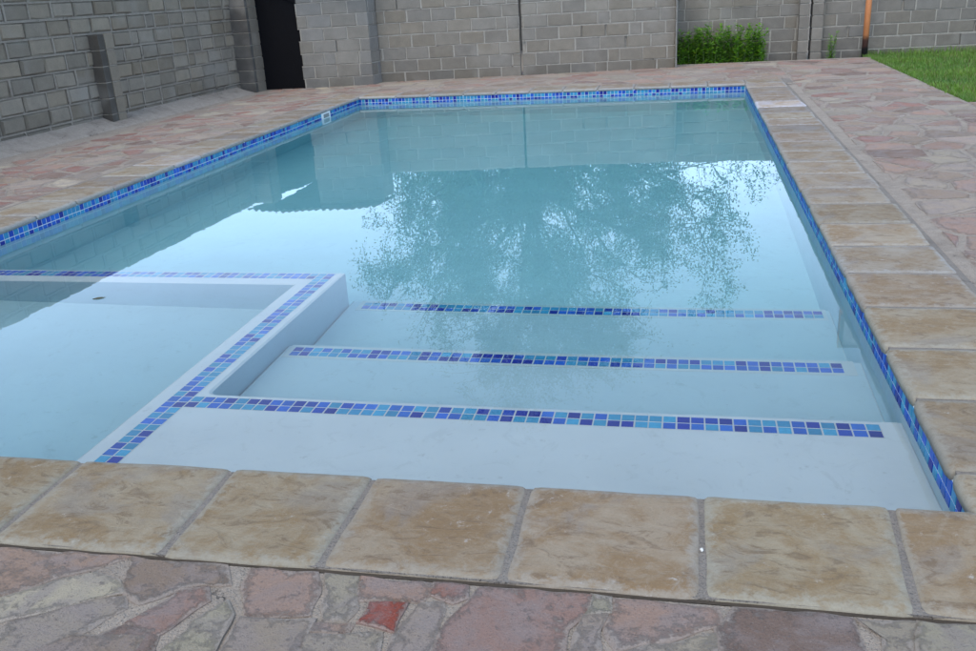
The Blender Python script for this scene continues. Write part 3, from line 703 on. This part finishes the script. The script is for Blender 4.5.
# ------------------------------------------------------------------ the big tree behind the far wall (seen mirrored in the pool)
def make_tree(base, seed):
    random.seed(seed)
    root = empty('broadleaf_tree', base); tag(root, 'big spreading broadleaf tree behind the far block wall, mirrored in the pool', 'tree')
    wood, lv = MB(), MB(); B = Vector(base)
    tips = []
    def grow(p, d, L, r, lev):
        n = 5 if lev < 2 else 4; pts = [p]; rad = [r]; dd = d.copy()
        for i in range(n):
            dd = (dd+Vector((rnd(-1, 1), rnd(-1, 1), rnd(-.5, .7)))*(.16 if lev < 2 else .26)).normalized()
            if lev >= 1: dd = (dd+Vector((0, 0, .02))).normalized()
            pts.append(pts[-1]+dd*L/n); rad.append(r*(1-.62*(i+1)/n))
        wood.tube(pts, rad, 8 if lev < 2 else (5 if lev < 3 else 3), cap=False)
        if lev >= 3:
            for q in pts[1:]: tips.append((q, dd))
            tips.append((pts[-1], dd)); return
        m = (8, 6, 4)[lev] if lev < 3 else 0
        for k in range(m):
            t = .30+.70*(k+rnd(0, .9))/m if lev else .25+.75*(k+rnd(0, .6))/m
            q = min(n-1e-3, t*n); a = pts[int(q)].lerp(pts[int(q)+1], q-int(q))
            ax = Vector((rnd(-1, 1), rnd(-1, 1), rnd(-1, 1))).cross(dd).normalized()
            ang = rnd(.45, 1.05); nd = (Matrix.Rotation(ang, 3, ax) @ dd)
            nd = (nd+Vector((0, 0, .08))).normalized()
            grow(a, nd, L*rnd(.40, .62), max(.006, rad[min(n, int(q)+1)]*.62), lev+1)
    trunk = [B+Vector((0, 0, -.1)), B+Vector((.05, 0, 1.0)), B+Vector((-.05, .05, 2.3)), B+Vector((.06, .0, 3.5))]
    wood.tube(trunk, [.27, .20, .16, .13], 12, cap=False)
    T = trunk[-1]
    limbs = [(3.4, (-.9, -.1, .6), 4.0), (3.1, (-.55, .4, .85), 4.2), (3.5, (-.2, -.3, 1.), 4.4), (3.5, (.12, .3, 1.05), 4.5), (3.4, (.5, -.25, .95), 4.2), (3.2, (.9, .2, .55), 3.9),
        (2.6, (.25, -.9, .35), 3.2), (2.7, (-.3, .9, .4), 3.2), (2.3, (1., -.35, .14), 5.4), (2.2, (-.2, -1., .1), 3.6), (2.6, (.1, .9, .15), 3.6), (1.9, (.9, .1, .05), 3.6), (1.9, (-.95, .2, .05), 3.4), (2.1, (-1., .1, .2), 3.9), (2.0, (-.5, -.8, .12), 3.4), (1.9, (.55, -.75, .12), 3.4), (2.4, (.8, .6, .25), 3.8), (2.6, (-.75, -.5, .4), 3.8)]
    for z, d, L in limbs: grow(B+Vector((0, 0, z)), Vector(d).normalized(), L*(.80 if z > 3 else .70), rnd(.06, .10), 0)
    # outer twigs that fill an uneven, lobed crown, each tied to the nearest limb
    W = [Vector(v) for v in wood.v[::5]]; from mathutils import kdtree
    kd = kdtree.KDTree(len(W))
    for i, q in enumerate(W): kd.insert(q, i)
    kd.balance(); n = 0
    while n < 950:
        u = Vector((random.gauss(0, 1), random.gauss(0, 1), random.gauss(0, 1))).normalized()*(rnd(0, 1)**.42)
        if n % 9 == 0: q = B+Vector((4.2+u.x*1.2, -.4+u.y*1., 3.7+u.z*.85))     # low limb reaching right
        else: q = B+Vector((-.2+u.x*4.2, u.y*3.4, 5.0+u.z*4.3))
        if q.z < 1.6 or mnoise.noise(q*.75+Vector((7, 3, 1))) < .02 or mnoise.noise(q*1.9) < -.22: continue
        c, _, dist = kd.find(q)
        if dist > 1.9: n += 1; continue
        wood.tube([c, c.lerp(q, .5)+Vector((0, 0, .06)), q], [.014, .010, .005], 3, cap=False)
        tips.append((q, (q-c).normalized())); tips.append((q.lerp(c, .3), (q-c).normalized())); n += 1
    # leaves in small tufts
    for p, d in tips:
        if p.z < 1.2 or random.random() < .05: continue
        for s in range(random.choice((8, 11, 15, 18))):
            dr = (d*.6+Vector((rnd(-1, 1), rnd(-1, 1), rnd(-.9, .5)))).normalized(); g = rnd(.65, 1.35)
            q = p+Vector((random.gauss(0, .095), random.gauss(0, .095), random.gauss(0, .085)))
            leafquad(lv, q, dr, Vector((rnd(-.5, .5), rnd(-.5, .5), 1)), rnd(.045, .085), rnd(.014, .024), (.055*g, .095*g, .025*g))
    into(wood.build('trunk', M['bark'], smooth=True), root); into(lv.build('crown', M['leaf']), root)
    print('tree tips', len(tips), 'leaf faces', len(lv.f))
make_tree((-4.45, 19.6, -.1), 4)

# ------------------------------------------------------------------ small things
random.seed(5)
b = MB(); V = []
for i in range(9):
    t = i/8; w = .028*math.sin(math.pi*min(1, t*1.02+.02))**.8; x = -.055+.11*t
    V += [(x, -w, .0015), (x, 0, .0005), (x, w, .002)]
F = [(i*3+j, i*3+3+j, i*3+4+j, i*3+1+j) for i in range(8) for j in range(2)]
b.add(V, F); lf = b.build('fallen_leaf', M['dead'], smooth=True); lf.scale = (.6, .6, .6); lf.location = (-3.72, 1.80, ZW+.0012); lf.rotation_euler = (0, 0, .5)
tag(lf, 'small dark dead leaf floating above the wading pool', 'leaf')
b = MB(); V = []; F = []; n, m = 8, 5
for j in range(m+1):
    for i in range(n):
        a, c = 2*math.pi*i/n, math.pi*j/m; k = .0055*(1+rnd(-.15, .15)); V.append((k*math.cos(a)*math.sin(c)*.8, k*math.sin(a)*math.sin(c)*1.2, k*.6*math.cos(c)))
for j in range(m): F += [(j*n+i, (j+1)*n+i, (j+1)*n+(i+1) % n, j*n+(i+1) % n) for i in range(n)]
b.add(V, F); pb = b.build('pebble', M['pebble'], smooth=True); pb.location = (-.678, -.242, -.002)
tag(pb, 'tiny white pebble in the joint between two front coping stones', 'pebble')

# ------------------------------------------------------------------ light
w = bpy.data.worlds.new('World'); S.world = w; w.use_nodes = True; nt = w.node_tree
bg = nt.nodes['Background'];  sky = nt.nodes.new('ShaderNodeTexSky'); sky.sky_type = 'NISHITA'; sky.sun_disc = False
SUN_EL, SUN_AZ = math.radians(52), math.radians(200)      # azimuth clockwise from +Y
sky.sun_elevation = SUN_EL; sky.sun_rotation = SUN_AZ; sky.air_density = 1.0; sky.dust_density = 3.5; sky.ozone_density = 1.5; sky.altitude = 1000
tc = nt.nodes.new('ShaderNodeTexCoord'); mp = nt.nodes.new('ShaderNodeMapping'); mp.inputs['Scale'].default_value = (1., 1., 2.6)
nt.links.new(tc.outputs['Generated'], mp.inputs[0])
cn = nt.nodes.new('ShaderNodeTexNoise'); cn.inputs['Scale'].default_value = 1.6; cn.inputs['Detail'].default_value = 5; nt.links.new(mp.outputs[0], cn.inputs[0])
cm_ = nt.nodes.new('ShaderNodeMix'); cm_.data_type = 'RGBA'; nt.links.new(cn.outputs[0], cm_.inputs[0])     # thin high cloud
cm_.inputs[6].default_value = (4.9, 7.5, 11.2, 1); cm_.inputs[7].default_value = (7.4, 9.4, 12.4, 1)
mx = nt.nodes.new('ShaderNodeMix'); mx.data_type = 'RGBA'; mx.inputs[0].default_value = .75
nt.links.new(sky.outputs[0], mx.inputs[6]); nt.links.new(cm_.outputs[2], mx.inputs[7])
sx = nt.nodes.new('ShaderNodeSeparateXYZ'); nt.links.new(tc.outputs['Generated'], sx.inputs[0])
mr = nt.nodes.new('ShaderNodeMapRange'); mr.interpolation_type = 'SMOOTHSTEP'; mr.inputs[1].default_value = .10; mr.inputs[2].default_value = .50; mr.inputs[3].default_value = 1.85; mr.inputs[4].default_value = .54; nt.links.new(sx.outputs[2], mr.inputs[0])
vm = nt.nodes.new('ShaderNodeVectorMath'); vm.operation = 'SCALE'; nt.links.new(mx.outputs[2], vm.inputs[0]); nt.links.new(mr.outputs[0], vm.inputs['Scale'])
nt.links.new(vm.outputs[0], bg.inputs[0]); bg.inputs[1].default_value = .13
L = bpy.data.lights.new('sun', 'SUN'); L.energy = 1.5; L.angle = math.radians(40); L.color = (1., .90, .76)
so = bpy.data.objects.new('sun', L); COL.objects.link(so)
sd = Vector((math.sin(SUN_AZ)*math.cos(SUN_EL), math.cos(SUN_AZ)*math.cos(SUN_EL), math.sin(SUN_EL)))
so.rotation_euler = sd.to_track_quat('Z', 'Y').to_euler(); so.location = (0, -8, 12)

# ------------------------------------------------------------------ camera (solved from the pool rectangle and the verticals)
f_px, pit, rol, yaw = 901.67, .35751, -.060347, .225432
cp, sp, cs, sn, cr, sr = math.cos(pit), math.sin(pit), math.cos(yaw), math.sin(yaw), math.cos(rol), math.sin(rol)
fw = Vector((-sn*cp, cs*cp, -sp)); rt = Vector((cs, sn, 0)); up = Vector((-sn*sp, cs*sp, cp))
ix = rt*cr+up*sr; iy = up*cr-rt*sr
cd = bpy.data.cameras.new('camera'); cam = bpy.data.objects.new('camera', cd); COL.objects.link(cam)
R = Matrix((ix, iy, -fw)).transposed().to_4x4(); R.translation = Vector((-.73749, -2.14989, 1.3)); cam.matrix_world = R
cd.sensor_width = 36; cd.sensor_fit = 'HORIZONTAL'; cd.lens = 36*f_px/976; cd.clip_end = 3000; cd.clip_start = .05
S.camera = cam
S.view_settings.view_transform = 'Standard'; S.view_settings.look = 'None'; S.view_settings.exposure = .52; S.view_settings.gamma = 1; S.view_settings.use_curve_mapping = False
S.render.engine = 'CYCLES'; cy = S.cycles
cy.use_denoising = True; cy.denoiser = 'OPENIMAGEDENOISE'; cy.max_bounces = 14; cy.diffuse_bounces = 5; cy.glossy_bounces = 6; cy.transmission_bounces = 12; cy.transparent_max_bounces = 8
cy.caustics_refractive = True; cy.caustics_reflective = True; cy.sample_clamp_indirect = 12.
